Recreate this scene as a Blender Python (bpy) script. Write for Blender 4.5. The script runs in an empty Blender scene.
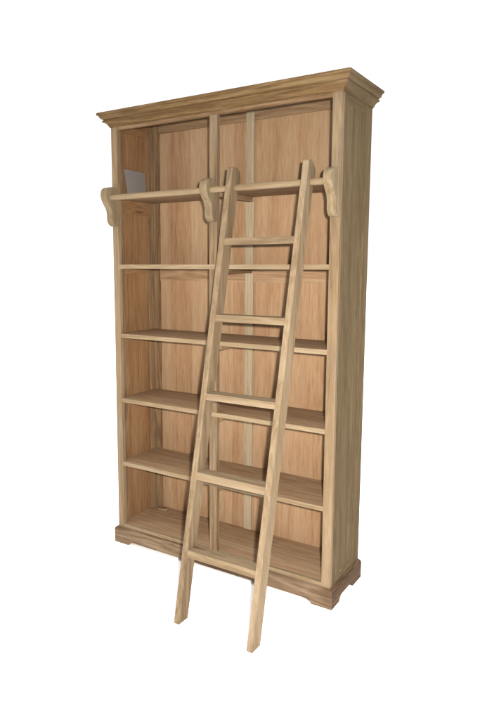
import bpy, bmesh, math, random
from mathutils import Vector, Matrix
random.seed(7)
S = bpy.context.scene
COL = S.collection

# ------------------------------------------------------------------ materials
def srgb(r, g, b):
    f = lambda c: (c/255/12.92) if c/255 <= .04045 else ((c/255+.055)/1.055)**2.4
    return (f(r), f(g), f(b), 1)

def wood(name, dark, mid, light, axis='z', stripes=1.0, rings=1.0, fibre=1.0, knots=0.0, grey=0.0,
         rough=.75, vary=.10, bump=.25, greycol=(.15, .125, .095, 1), spec=.07, planks=0):
    m = bpy.data.materials.new(name); m.use_nodes = True
    nt = m.node_tree; N = nt.nodes; L = nt.links
    bs = N['Principled BSDF']
    def new(t, **k):
        n = N.new(t)
        for a, v in k.items(): setattr(n, a, v)
        return n
    def math_(op, a, b=None, c=None, clamp=False):
        n = new('ShaderNodeMath', operation=op); n.use_clamp = clamp
        for i, v in enumerate((a, b, c)):
            if v is None: continue
            if isinstance(v, (int, float)): n.inputs[i].default_value = v
            else: L.new(v, n.inputs[i])
        return n.outputs[0]
    tc = new('ShaderNodeTexCoord'); oi = new('ShaderNodeObjectInfo')
    cx = new('ShaderNodeCombineXYZ')
    L.new(math_('MULTIPLY', oi.outputs['Random'], 37.3), cx.inputs[0])
    L.new(math_('MULTIPLY', oi.outputs['Random'], 91.7), cx.inputs[1])
    L.new(math_('MULTIPLY', oi.outputs['Random'], 53.1), cx.inputs[2])
    va = new('ShaderNodeVectorMath', operation='ADD')
    L.new(tc.outputs['Object'], va.inputs[0]); L.new(cx.outputs[0], va.inputs[1])
    V = va.outputs[0]
    def sc(across, along):
        n = new('ShaderNodeVectorMath', operation='MULTIPLY'); L.new(V, n.inputs[0])
        v = [across]*3; v['xyz'.index(axis)] = along
        n.inputs[1].default_value = v
        return n.outputs[0]
    def noise(vec, detail=2, dist=0, rgh=.5):
        n = new('ShaderNodeTexNoise'); n.inputs['Scale'].default_value = 1
        n.inputs['Detail'].default_value = detail; n.inputs['Distortion'].default_value = dist
        n.inputs['Roughness'].default_value = rgh
        L.new(vec, n.inputs['Vector']); return n.outputs['Fac']
    n1 = noise(sc(9, .7), 2, .3)
    if knots > 0:
        vo = new('ShaderNodeTexVoronoi'); vo.inputs['Scale'].default_value = 1
        L.new(sc(11, 2.6), vo.inputs['Vector'])
        sepc = new('ShaderNodeSeparateColor'); L.new(vo.outputs['Color'], sepc.inputs[0])
        on = math_('LESS_THAN', sepc.outputs[0], knots)
        near = math_('MULTIPLY', on, math_('POWER', 2.718, math_('MULTIPLY', vo.outputs['Distance'], -7.0)))
        n1 = math_('ADD', n1, math_('MULTIPLY', near, .34))
        kn = math_('MULTIPLY', on, math_('SUBTRACT', 1, math_('SMOOTH_MIN', math_('MULTIPLY', vo.outputs['Distance'], 6.5), 1, .2), clamp=True))
    ring = math_('MULTIPLY_ADD', math_('SINE', math_('MULTIPLY', n1, 58.0)), .5, .5)
    ring = math_('POWER', ring, 1.6)
    streak = noise(sc(44, 1.3), 4, .15, .7)
    broad = noise(sc(8, .6), 1, 0)
    fib = noise(sc(190, 13), 3, .2, .65)
    blotch = noise(sc(4.2, 1.6), 3, .5, .6)
    f = math_('MULTIPLY_ADD', math_('SUBTRACT', ring, .5), .22*rings, .5)
    f = math_('MULTIPLY_ADD', math_('SUBTRACT', streak, .5), .95*stripes, f)
    f = math_('MULTIPLY_ADD', math_('SUBTRACT', broad, .5), .75*stripes, f)
    f = math_('MULTIPLY_ADD', math_('SUBTRACT', fib, .5), .95*fibre, f)
    if planks:
        sx = new('ShaderNodeSeparateXYZ'); L.new(tc.outputs['Object'], sx.inputs[0])
        q = math_('MULTIPLY', sx.outputs[0], 1/planks)
        wn = new('ShaderNodeTexWhiteNoise', noise_dimensions='1D'); L.new(math_('FLOOR', q), wn.inputs['W'])
        f = math_('MULTIPLY_ADD', math_('SUBTRACT', wn.outputs['Value'], .5), .22, f)
        seam = math_('LESS_THAN', math_('ABSOLUTE', math_('SUBTRACT', math_('FRACT', q), .5)), .495)
        f = math_('MULTIPLY_ADD', math_('SUBTRACT', 1, seam), -.35, f)
    f = math_('MULTIPLY_ADD', math_('SUBTRACT', oi.outputs['Random'], .5), 2*vary, f, clamp=True)
    cr = new('ShaderNodeValToRGB'); L.new(f, cr.inputs[0])
    e = cr.color_ramp.elements
    e[0].position = .05; e[0].color = dark; e[1].position = .95; e[1].color = light
    x = cr.color_ramp.elements.new(.5); x.color = mid
    out = cr.outputs[0]
    if grey > 0:
        mg = new('ShaderNodeMix', data_type='RGBA')
        gm = new('ShaderNodeMapRange'); L.new(blotch, gm.inputs[0])
        gm.inputs[1].default_value = .48; gm.inputs[2].default_value = .68
        gm.inputs[3].default_value = 0; gm.inputs[4].default_value = grey
        L.new(gm.outputs[0], mg.inputs[0]); L.new(out, mg.inputs[6]); mg.inputs[7].default_value = greycol
        out = mg.outputs[2]
    if knots > 0:
        mk = new('ShaderNodeMix', data_type='RGBA')
        L.new(math_('MULTIPLY', kn, .75), mk.inputs[0]); L.new(out, mk.inputs[6])
        mk.inputs[7].default_value = (dark[0]*.45, dark[1]*.38, dark[2]*.32, 1); out = mk.outputs[2]
    L.new(out, bs.inputs['Base Color'])
    rr = new('ShaderNodeMapRange'); L.new(fib, rr.inputs[0]); rr.inputs[3].default_value = rough+.1; rr.inputs[4].default_value = rough-.1
    L.new(rr.outputs[0], bs.inputs['Roughness'])
    bs.inputs['Specular IOR Level'].default_value = spec
    bp = new('ShaderNodeBump'); bp.inputs['Strength'].default_value = bump; bp.inputs['Distance'].default_value = .0012
    L.new(math_('ADD', math_('MULTIPLY', ring, .35), fib), bp.inputs['Height']); L.new(bp.outputs[0], bs.inputs['Normal'])
    return m

def plain(name, c, rough=.8):
    m = bpy.data.materials.new(name); m.use_nodes = True
    nt = m.node_tree; bs = nt.nodes['Principled BSDF']
    bs.inputs['Roughness'].default_value = rough; bs.inputs['Specular IOR Level'].default_value = .2
    n = nt.nodes.new('ShaderNodeTexNoise'); n.inputs['Scale'].default_value = 30; n.inputs['Detail'].default_value = 4
    tc = nt.nodes.new('ShaderNodeTexCoord'); nt.links.new(tc.outputs['Object'], n.inputs['Vector'])
    mx = nt.nodes.new('ShaderNodeMix'); mx.data_type = 'RGBA'
    nt.links.new(n.outputs['Fac'], mx.inputs[0])
    mx.inputs[6].default_value = tuple(v*.94 for v in c[:3])+(1,); mx.inputs[7].default_value = tuple(min(1, v*1.04) for v in c[:3])+(1,)
    nt.links.new(mx.outputs[2], bs.inputs['Base Color'])
    return m

K = .28
def c(r, g, b, k=1.0): 
    q = srgb(r, g, b); return (q[0]*K*k, q[1]*K*k, q[2]*K*k, 1)
TEAK = dict(dark=c(146, 116, 84), mid=c(188, 158, 122), light=c(214, 186, 150))
PALE = dict(dark=c(160, 132, 98), mid=c(204, 176, 138), light=c(230, 206, 170))
PINK = dict(dark=c(190, 144, 104), mid=c(230, 184, 140), light=c(250, 214, 172))
BRWN = dict(dark=c(158, 112, 74), mid=c(202, 152, 106), light=c(226, 182, 136))
TEAK_SHADED = dict(dark=c(112, 92, 66), mid=c(150, 128, 95), light=c(178, 154, 118))  # same teak, darkened: the shade of the side faces is put into the colour
GREY = dict(dark=c(142, 116, 84), mid=c(192, 168, 132), light=c(222, 202, 168))
_m = {}
def M(kind, axis='z'):
    k = (kind, axis)
    if k in _m: return _m[k]
    T = {'teak': dict(**TEAK, knots=.13, grey=.35, rings=1.3),
         'pale': dict(**PALE, knots=.07, grey=.15, fibre=.8, rings=.9),
         'ladder': dict(dark=c(146, 120, 90), mid=c(192, 166, 132), light=c(218, 194, 162), knots=.12, grey=.25, greycol=c(168, 138, 104), fibre=.8, rings=1.0),
         'pink': dict(**PINK, planks=.142, rings=.35, stripes=.85, fibre=1.1, vary=.04, grey=.2, greycol=c(214, 160, 116)),
         'brown': dict(**BRWN, rings=.6, knots=.05, vary=.05, grey=.2, greycol=c(150, 118, 84)),
         'teak_shaded': dict(**TEAK_SHADED, rings=.8, stripes=.75, vary=.04, grey=.4, spec=.05, rough=.85, knots=.06, greycol=c(134, 112, 84)),
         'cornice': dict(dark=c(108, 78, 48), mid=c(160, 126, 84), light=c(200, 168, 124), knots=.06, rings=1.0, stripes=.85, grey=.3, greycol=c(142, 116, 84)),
         'cream': dict(dark=c(190, 164, 128), mid=c(232, 208, 172), light=c(250, 232, 202), rings=.9, knots=.05, stripes=.8),
         'scroll': dict(**GREY, rings=.7, stripes=.8, grey=.5, vary=.05, greycol=c(170, 150, 120)),
         'dull': dict(dark=c(146, 112, 80), mid=c(196, 158, 120), light=c(222, 188, 148), rings=1.3, grey=.25, knots=.12, greycol=c(156, 126, 92)),
         'shelf': dict(dark=c(184, 140, 104), mid=c(228, 186, 144), light=c(246, 212, 172), rings=1.1, stripes=.9, grey=.25, greycol=c(190, 150, 114)),
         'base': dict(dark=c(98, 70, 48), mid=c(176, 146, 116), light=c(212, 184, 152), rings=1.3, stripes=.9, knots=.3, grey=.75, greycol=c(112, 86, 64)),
         'base_shaded': dict(dark=c(84, 60, 42), mid=c(132, 102, 76), light=c(166, 134, 104), rings=1.2, knots=.2, grey=.6, greycol=c(100, 76, 56))}[kind]  # last entry: plinth wood with the right return's shade put into its colour
    m = wood(f'{kind}_wood_{axis}', axis=axis, **T); _m[k] = m; return m

# ------------------------------------------------------------------ mesh helpers
def link(name, bm, mat, parent=None, bevel=0.0, smooth=False):
    me = bpy.data.meshes.new(name)
    if bevel:
        bmesh.ops.bevel(bm, geom=[e for e in bm.edges if len(e.link_faces) == 2 and e.calc_face_angle(0) > .6], offset=bevel, segments=2,
                        affect='EDGES', profile=.6, clamp_overlap=True)
    bmesh.ops.recalc_face_normals(bm, faces=bm.faces)
    if smooth:
        for f in bm.faces: f.smooth = True
    bm.to_mesh(me); bm.free()
    o = bpy.data.objects.new(name, me); COL.objects.link(o); me.materials.append(mat)
    if smooth: 
        try: me.set_sharp_from_angle(angle=math.radians(38))
        except Exception: pass
    if parent: o.parent = parent
    return o
def box(bm, x0, x1, y0, y1, z0, z1):
    vs = [bm.verts.new((x, y, z)) for x in (x0, x1) for y in (y0, y1) for z in (z0, z1)]
    for q in ((0, 1, 3, 2), (4, 6, 7, 5), (0, 4, 5, 1), (2, 3, 7, 6), (0, 2, 6, 4), (1, 5, 7, 3)):
        bm.faces.new([vs[i] for i in q])
def prism(bm, pts, fn, a, b):
    """outline pts, fn(p, t) -> 3D point, extruded from t=a to t=b"""
    A = [bm.verts.new(fn(p, a)) for p in pts]; B = [bm.verts.new(fn(p, b)) for p in pts]
    bm.faces.new(A); bm.faces.new(B[::-1]); n = len(pts)
    for i in range(n): bm.faces.new((A[i], A[(i+1) % n], B[(i+1) % n], B[i]))
def board(name, x0, x1, y0, y1, z0, z1, mat, parent, bev=.0016):
    bm = bmesh.new(); box(bm, x0, x1, y0, y1, z0, z1)
    return link(name, bm, mat, parent, bev)
def thing(name, label, cat, loc=(0, 0, 0)):
    o = bpy.data.objects.new(name, None); COL.objects.link(o); o.location = loc
    o.empty_display_size = .1; o['label'] = label; o['category'] = cat
    return o

# ------------------------------------------------------------------ dimensions (metres, from a camera fit of the photo)
W, D, H = 1.316, .367, 2.402
PW = .041                      # front stile width
Z1, ZF = 2.317, .114           # opening top / bottom
YB = .33                       # face of the back
SH = [1.979, 1.605, 1.2237, .8566, .487]
TH = .021

case = thing('bookcase', 'tall open unfinished teak bookcase with moulded cornice and six shelf levels', 'bookcase', (0, 0, 0))

# front frame
st = board('front_stile', 0, PW, 0, .022, .085, 2.338, M('teak'), case)
st = board('front_stile', W-PW-.004, W, 0, .022, .085, 2.338, M('teak'), case)
board('center_post', .6355, .681, .0008, .024, ZF, Z1, M('teak'), case)
board('top_rail', PW, W-PW-.004, .0012, .022, Z1, 2.338, M('dull', 'x'), case)
board('bottom_rail', PW, W-PW-.004, .0008, .020, .082, ZF, M('pale', 'x'), case)

# sides: thin panel with stiles and rails on both faces
def side(x_in, x_out, mat_out, mat_in):
    s = 1 if x_out > x_in else -1
    lo, hi = min(x_in, x_out), max(x_in, x_out)
    mx = (lo+hi)/2
    p = board('side_panel', mx-.004, mx+.004, .03, .355, .095, 2.335, mat_out, case, 0)
    a, b = (hi, lo) if s < 0 else (lo, hi)
    # outer frame
    xo0, xo1 = (mx+.004, x_out) if s > 0 else (x_out, mx-.004)
    xi0, xi1 = (x_in, mx-.004) if s > 0 else (mx+.004, x_in)
    sm = M('teak_shaded' if s > 0 else 'teak'); smx = M('teak_shaded' if s > 0 else 'teak', 'y')
    board('side_stile', xo0, xo1, .0225, .055, .085, 2.338, sm, p)
    board('side_stile', xo0, xo1, .298, D, .085, 2.338, sm, p)
    board('side_rail', xo0, xo1, .0555, .2975, 2.308, 2.338, smx, p)
    board('side_rail', xo0, xo1, .0555, .2975, .085, .124, smx, p)
    # bevelled moulding round the outer panel
    bm = bmesh.new()
    f0 = xo0 if s > 0 else xo1
    def ring(y0, y1, z0, z1, w, h):
        o_ = [(y0, z0), (y1, z0), (y1, z1), (y0, z1)]; i_ = [(y0+w, z0+w), (y1-w, z0+w), (y1-w, z1-w), (y0+w, z1-w)]
        A = [bm.verts.new((f0+s*h, y, z)) for y, z in o_]; B = [bm.verts.new((f0+s*.0004, y, z)) for y, z in i_]
        C_ = [bm.verts.new((f0+s*.0002, y, z)) for y, z in o_]
        for k in range(4):
            bm.faces.new((A[k], A[(k+1) % 4], B[(k+1) % 4], B[k])); bm.faces.new((A[k], C_[k], C_[(k+1) % 4], A[(k+1) % 4]))
            bm.faces.new((B[k], B[(k+1) % 4], C_[(k+1) % 4], C_[k]))
    ring(.056, .297, .1245, 2.3075, .010, .005)
    link('panel_moulding', bm, M('teak_shaded' if s > 0 else 'brown'), p)
    # inner frame seen between the shelves
    dn = M('dull'); dny = M('dull', 'y')
    board('side_stile', xi0, xi1, .024, .072, ZF, 2.3955, dn, p)
    board('side_stile', xi0, xi1, .285, YB-.0005, ZF, 2.3955, dn, p)
    for z0, z1 in ((2.320, 2.3955), (1.885, 1.957), (1.556, 1.583)):
        board('side_rail', xi0, xi1, .0725, .2845, z0, z1, M('brown', 'y'), p)
    return p
side(.020, 0, M('brown'), None)
side(W-.020, W, M('teak_shaded'), None)

# back
bk = board('back_panel', .012, W-.012, YB+.009, YB+.017, .10, 2.3957, M('pink'), case, 0)
BF = YB-.0002; BR = YB+.0088
board('back_stile', .0205, .064, BF, BR, ZF, 2.3955, M('dull'), bk)
board('back_stile', .650, .698, BF, BR, ZF, 2.3955, M('cream'), bk)
board('back_stile', W-.064, W-.0205, BF, BR, ZF, 2.3955, M('dull'), bk)
for x0, x1 in ((.0645, .6495), (.6985, W-.0645)):
    board('back_rail', x0, x1, BF+.0006, BR, 2.350, 2.3955, M('dull', 'x'), bk)
    board('back_rail', x0, x1, BF+.0006, BR, 1.512, 1.583, M('shelf', 'x'), bk)
board('bottom_board', .004, W-.004, .0215, D-.006, .090, ZF-.0006, M('shelf', 'x'), case)

# shelves, with their supports
for i, z in enumerate(SH):
    s = board('shelf', .0212, W-.0212, .004, YB-.001, z-TH, z, M('shelf', 'x'), case, .0018)
    f = board('front_edge', PW+.0006, W-PW-.0046, .0006 if i else .0006, .0038, z-TH-.0015, z-.0003, M('pale', 'x'), s, .0008)
    board('cleat', .668, .694, .025, YB-.002, z-TH-.024, z-TH-.0005, M('dull', 'y'), s)
    if i != 1 and i != 0:
        board('cleat', .0205, .032, .074, .283, z-TH-.022, z-TH-.0005, M('dull', 'y'), s)

# cornice: one mitred moulding swept round front and both sides
prof = [(0, 2.3325), (.0045, 2.3325), (.0045, 2.3375), (.0085, 2.3385), (.0105, 2.344), (.0160, 2.3515), (.0245, 2.357), (.0335, 2.3595), (.0335, 2.3665), (.0280, 2.3675),
        (.0285, 2.3715), (.0360, 2.3745), (.0420, 2.3805), (.0455, 2.3885), (.0455, 2.3915), (.0535, 2.3930), (.0550, 2.398), (.0540, 2.4045), (.049, H+.006), (0, H+.006)]
def sweep(name, prof, mat_f, mat_s, parent, back):
    bm = bmesh.new()
    paths = []
    for o_, z in prof:
        paths.append([(-o_, back, z), (-o_, -o_, z), (W+o_, -o_, z), (W+o_, back, z)])
    g = [[bm.verts.new(p) for p in row] for row in paths]
    for i in range(len(prof)-1):
        for j in range(3):
            f = bm.faces.new((g[i][j], g[i][j+1], g[i+1][j+1], g[i+1][j])); f.material_index = 0 if j == 1 else 1
    for j in (0, 3): bm.faces.new([r[j] for r in g])
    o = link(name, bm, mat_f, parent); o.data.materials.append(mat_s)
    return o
co = sweep('cornice', prof, M('cornice', 'x'), M('teak_shaded', 'y'), case, D)
board('top_board', .0005, W-.0005, .0005, D-.0005, 2.3960, H+.003, M('dull', 'x'), case)

# plinth with cut-out feet
PL = .018
def plinth_front(side_, mat):
    bm = bmesh.new()
    n = 0
    if side_ == 'front':
        pts = [(-PL, .0005), (.084, .0005), (.092, .010), (.107, .020), (.13, .0225), (W-.135, .0225), (W-.112, .020), (W-.093, .010), (W-.085, .0005), (W+PL, .0005)]
        L0, L1 = -PL, W+PL
        bot = pts
        A = [bm.verts.new((x, -PL, z)) for x, z in bot]; 
        top1 = [bm.verts.new((x, -PL, .080)) for x, z in bot]
        top2 = [bm.verts.new((min(max(x, -PL+.004), W+PL-.004), -PL+.004, .089)) for x, z in bot]
        top3 = [bm.verts.new((min(max(x, -.003), W+.003), -.003, .095)) for x, z in bot]
        back = [bm.verts.new((min(max(x, -.0005), W+.0005), -.0005, .095)) for x, z in bot]
        backb = [bm.verts.new((min(max(x, -.0005), W+.0005), -.0005, z)) for x, z in bot]
        R_ = [A, top1, top2, top3, back, backb, A]
        for a, b in zip(R_, R_[1:]):
            for i in range(len(bot)-1): bm.faces.new((a[i], a[i+1], b[i+1], b[i]))
        for k in (0, -1): bm.faces.new([A[k], top1[k], top2[k], top3[k], back[k], backb[k]])
    else:
        s = 1 if side_ == 'right' else -1
        X = W if s > 0 else 0
        pts = [(-PL, .0005), (.074, .0005), (.082, .012), (.096, .026), (.115, .0285), (.205, .0285), (.228, .025), (.246, .012), (.255, .0005), (D+.002, .0005)]
        f = lambda y, o_: max(y, -o_)
        A = [bm.verts.new((X+s*PL, y, z)) for y, z in pts]
        t1 = [bm.verts.new((X+s*PL, y, .080)) for y, z in pts]
        t2 = [bm.verts.new((X+s*(PL-.004), max(y, -PL+.004), .089)) for y, z in pts]
        t3 = [bm.verts.new((X+s*.003, max(y, -.003), .095)) for y, z in pts]
        b1 = [bm.verts.new((X+s*.0005, max(y, -.0005), .095)) for y, z in pts]
        b0 = [bm.verts.new((X+s*.0005, max(y, -.0005), z)) for y, z in pts]
        R_ = [A, t1, t2, t3, b1, b0, A]
        for a, b in zip(R_, R_[1:]):
            for i in range(len(pts)-1): bm.faces.new((a[i], a[i+1], b[i+1], b[i]))
        for k in (0, -1): bm.faces.new([A[k], t1[k], t2[k], t3[k], b1[k], b0[k]])
    bmesh.ops.remove_doubles(bm, verts=bm.verts, dist=1e-6)
    return bm
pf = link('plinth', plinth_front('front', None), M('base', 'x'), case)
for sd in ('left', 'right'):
    link('plinth_return', plinth_front(sd, None), M('base' if sd == 'left' else 'base_shaded', 'y'), pf)

# scroll brackets for the rail
def spline(ctrl, n=6):
    out = []; m = len(ctrl)
    for i in range(m-1):
        p0, p1, p2, p3 = ctrl[max(i-1, 0)], ctrl[i], ctrl[i+1], ctrl[min(i+2, m-1)]
        for k in range(n):
            t = k/n
            out.append(tuple(.5*((2*p1[q])+(-p0[q]+p2[q])*t+(2*p0[q]-5*p1[q]+4*p2[q]-p3[q])*t*t+(-p0[q]+3*p1[q]-3*p2[q]+p3[q])*t**3) for q in (0, 1)))
    out.append(ctrl[-1]); return out
bprof = spline([(-.0005, 1.998), (-.012, 2.006), (-.034, 2.015), (-.060, 2.013), (-.083, 2.000), (-.091, 1.977), (-.087, 1.951), (-.071, 1.925),
                (-.052, 1.900), (-.044, 1.872), (-.044, 1.848), (-.038, 1.828), (-.020, 1.814), (-.0005, 1.811)])
for i, (x0, x1) in enumerate(((-.001, .040), (.6385, .6795), (W-.0425, W-.002))):
    bm = bmesh.new(); prism(bm, bprof, lambda p, t: (t, p[0], p[1]), x0, x1)
    bv = [e for e in bm.edges if abs(e.verts[0].co.x-e.verts[1].co.x) < 1e-6 and max(v.co.y for v in e.verts) < -.002]
    bmesh.ops.bevel(bm, geom=bv, offset=.0028, segments=2, affect='EDGES', profile=.5)
    b = link('bracket', bm, M('scroll'), case, smooth=True)

def rod(bm, p, q, r, n=24):
    p, q = Vector(p), Vector(q); d = (q-p).normalized(); u = d.orthogonal().normalized(); v = d.cross(u)
    A = [bm.verts.new(p+r*(u*math.cos(2*math.pi*i/n)+v*math.sin(2*math.pi*i/n))) for i in range(n)]
    B = [bm.verts.new(q+r*(u*math.cos(2*math.pi*i/n)+v*math.sin(2*math.pi*i/n))) for i in range(n)]
    bm.faces.new(A[::-1]); bm.faces.new(B)
    for i in range(n): bm.faces.new((A[i], A[(i+1) % n], B[(i+1) % n], B[i]))
RY, RZ = -.050, 1.960
bm = bmesh.new(); rod(bm, (.020, RY, RZ), (W-.022, RY, RZ), .0150)
link('ladder_rail', bm, M('pale', 'x'), case, smooth=True)

# ------------------------------------------------------------------ ladder
FY, SL = -.507, .2083
lad = thing('library_ladder', 'pale teak library ladder with five treads leaning on the round rail', 'ladder', (.985, -.45, 0))
def lx(x): return x-.985
def ly(y): return y+.45
yf = lambda z: FY+SL*z
dep = .070
rail_prof = [(yf(0), 0), (yf(2.049), 2.049)]
# rear side from the top down: rounded shoulder, notch over the rod, then the straight back
top = 2.052
def rail_outline(kind):
    yt = yf(top)
    P = [(yf(0), 0.0006), (yf(top-.004), top-.004), (yt+.004, top)]
    if kind == 'round':
        P += [(yt+.024, top+.003), (yt+.044, top-.001), (yt+.058, top-.012), (yt+.067, top-.027), (yt+.069, top-.045)]
    else:
        P += [(yt+.022, top+.003), (yt+.034, top-.001), (yt+.050, top-.014), (yt+.066, top-.030), (yt+.068, top-.048)]
    P += [(-.012, 1.986), (-.024, 1.977)]
    # saddle cut over the rod, open to the back
    for k in range(0, 9):
        a = math.radians(75+k*24.0)
        P.append((RY+.0156*math.cos(a), RZ+.0156*math.sin(a)))
    P += [(-.034, 1.940), (yf(1.915)+dep, 1.915), (yf(0)+dep, 0.0006)]
    return P
rails = []
for kind, xb, xt in (('round', .7790, .7905), ('cut', 1.1585, 1.1735)):
    bm = bmesh.new(); P = rail_outline(kind)
    prism(bm, P, lambda p, t: (lx(xb+(xt-xb)*p[1]/2.05+t), ly(p[0]), p[1]), 0, .0285)
    bv = [e for e in bm.edges if abs(e.verts[0].co.z-e.verts[1].co.z) > .5]
    bmesh.ops.bevel(bm, geom=bv, offset=.0016, segments=2, affect='EDGES', profile=.6)
    rails.append(link('ladder_side', bm, M('ladder'), lad))
for k, (z, t) in enumerate(((1.7265, .032), (1.3785, .031), (1.024, .030), (.671, .032), (.3265, .031))):
    bm = bmesh.new()
    x0 = .7790+.0285+.0118*z/2.05+.0003; x1 = 1.1585+.015*z/2.05-.0003
    a, b = yf(z)+.0015, yf(z)+dep-.004
    # slightly uneven hand-cut tread
    pts = [(a-SL*t, z-t), (b-SL*t, z-t), (b, z), (a, z)]
    prism(bm, pts, lambda p, q: (lx(q), ly(p[0]), p[1]+random.uniform(-.0008, .0008)), x0, x1)
    link('tread', bm, M('ladder', 'x'), lad, .0022)
for k, z in enumerate((1.7265, 1.3785, 1.024, .671, .3265)):
    for xb, xt in ((.7790, .7905), (1.1585, 1.1735)):
        bm = bmesh.new(); zz = z-.016
        x_ = xb+(xt-xb)*zz/2.05+.0142+random.uniform(-.002, .002)
        rod(bm, (lx(x_), ly(yf(zz))-.0007, zz), (lx(x_), ly(yf(zz))+.01, zz), random.uniform(.0032, .0042), 14)
        link('peg', bm, M('brown', 'y'), lad)

# ------------------------------------------------------------------ loose things on the shelves
bm = bmesh.new()
z0 = SH[0]+.0005
nz, ny = 10, 8
g = []
for i in range(nz+1):
    row = []
    t = i/nz
    for j in range(ny+1):
        s = j/ny
        y = .079+.172*s + .006*t*(1-s)*-1 + .010*(1-t)*(1-s)
        x = .0345-.012*t + .004*math.sin(3.1*s)*(1-t)
        row.append(bm.verts.new((x, y, z0+(.147-.004*s)*t)))
    g.append(row)
for i in range(nz):
    for j in range(ny): bm.faces.new((g[i][j], g[i][j+1], g[i+1][j+1], g[i+1][j]))
r = bmesh.ops.solidify(bm, geom=bm.faces[:], thickness=.0004)
pm = plain('grey_paper', (.30, .275, .26, 1), .7)
pp = link('paper_sheet', bm, pm, None, smooth=True)
pp['label'] = 'grey paper sheet standing against the left side on the top shelf'; pp['category'] = 'paper'

bm = bmesh.new(); n = 36; R0 = []
lay = [(.92, 0), (1, .002), (1, .0085), (.93, .011)]
rows = []
for s, z in lay:
    rows.append([bm.verts.new((s*.040*math.cos(2*math.pi*i/n)*(1+.05*math.sin(3*2*math.pi*i/n)), s*.024*math.sin(2*math.pi*i/n)*(1+.06*math.cos(2*2*math.pi*i/n+1)), z)) for i in range(n)])
for a, b in zip(rows, rows[1:]):
    for i in range(n): bm.faces.new((a[i], a[(i+1) % n], b[(i+1) % n], b[i]))
bm.faces.new(rows[0][::-1]); bm.faces.new(rows[-1])
dk = link('wooden_disc', bm, M('dull', 'x'), None, smooth=True)
dk.location = (.096, .292, ZF+.0005); dk.rotation_euler.z = .25
dk['label'] = 'small flat oval wooden disc in the back left corner of the bottom shelf'; dk['category'] = 'wooden disc'

# ------------------------------------------------------------------ floor
bm = bmesh.new()
bmesh.ops.create_circle(bm, cap_ends=True, radius=60, segments=96)
fl = link('floor', bm, plain('white_floor', (.96, .955, .945, 1), .9)); fl['kind'] = 'structure'

# ------------------------------------------------------------------ world, lamps
w = bpy.data.worlds.new('World'); S.world = w; w.use_nodes = True
nt = w.node_tree; bg = nt.nodes['Background']
tc = nt.nodes.new('ShaderNodeTexCoord'); sp = nt.nodes.new('ShaderNodeSeparateXYZ')
nt.links.new(tc.outputs['Generated'], sp.inputs[0])
mr = nt.nodes.new('ShaderNodeMapRange'); mr.interpolation_type = 'SMOOTHSTEP'
nt.links.new(sp.outputs['Y'], mr.inputs[0])
mr.inputs[1].default_value = .0; mr.inputs[2].default_value = .32; mr.inputs[3].default_value = .34; mr.inputs[4].default_value = 1.2
mz = nt.nodes.new('ShaderNodeMapRange'); mz.interpolation_type = 'SMOOTHSTEP'
nt.links.new(sp.outputs['Z'], mz.inputs[0])
mz.inputs[1].default_value = .45; mz.inputs[2].default_value = .9; mz.inputs[3].default_value = 0; mz.inputs[4].default_value = 2.5
ad = nt.nodes.new('ShaderNodeMath'); ad.operation = 'ADD'
nt.links.new(mr.outputs[0], ad.inputs[0]); nt.links.new(mz.outputs[0], ad.inputs[1])
nt.links.new(ad.outputs[0], bg.inputs['Strength']); bg.inputs['Color'].default_value = (1, 1, 1, 1)

def lamp(name, kind, loc, power, col=(1, 1, 1), size=.04, target=None, sy=None):
    d = bpy.data.lights.new(name, kind); d.energy = power; d.color = col
    if kind == 'AREA':
        d.shape = 'RECTANGLE'; d.size = size; d.size_y = sy or size
    else: d.shadow_soft_size = size
    o = bpy.data.objects.new(name, d); COL.objects.link(o); o.location = loc
    if target: o.rotation_euler = (Vector(target)-Vector(loc)).to_track_quat('-Z', 'Y').to_euler()
    return o
fl_ = lamp('flash_lamp', 'SPOT', (2.49, -2.62, 1.68), 1060, (1, .955, .895), .03, (.95, 0, .3))
fl_.data.spot_size = math.radians(112); fl_.data.spot_blend = 1.0
lamp('fill_lamp', 'AREA', (-1.2, -4.2, 1.6), 30, (1, .97, .92), 1.8, (.6, 0, 1.0))  # added soft fill from the front left, stands for no known lamp

# ------------------------------------------------------------------ camera
f, pcx, pcy = 625.2388, 212.7294, 348.5902
yaw, pitch = .583, -.1329
cam = bpy.data.cameras.new('camera'); co_ = bpy.data.objects.new('camera', cam); COL.objects.link(co_)
cam.sensor_fit = 'HORIZONTAL'; cam.sensor_width = 36; cam.lens = f/480*36
cam.shift_x = (240-pcx)/480; cam.shift_y = -(360-pcy)/480
fwd = Vector((-math.sin(yaw)*math.cos(pitch), math.cos(yaw)*math.cos(pitch), math.sin(pitch)))
co_.location = (2.3776, -2.6109, 1.6031)
co_.rotation_euler = fwd.to_track_quat('-Z', 'Y').to_euler()
cam.clip_end = 300; cam.clip_start = .05
S.camera = co_
S.view_settings.view_transform = 'Standard'; S.view_settings.look = 'None'
S.view_settings.exposure = 0; S.view_settings.gamma = 1
S.cycles.max_bounces = 8; S.cycles.diffuse_bounces = 6
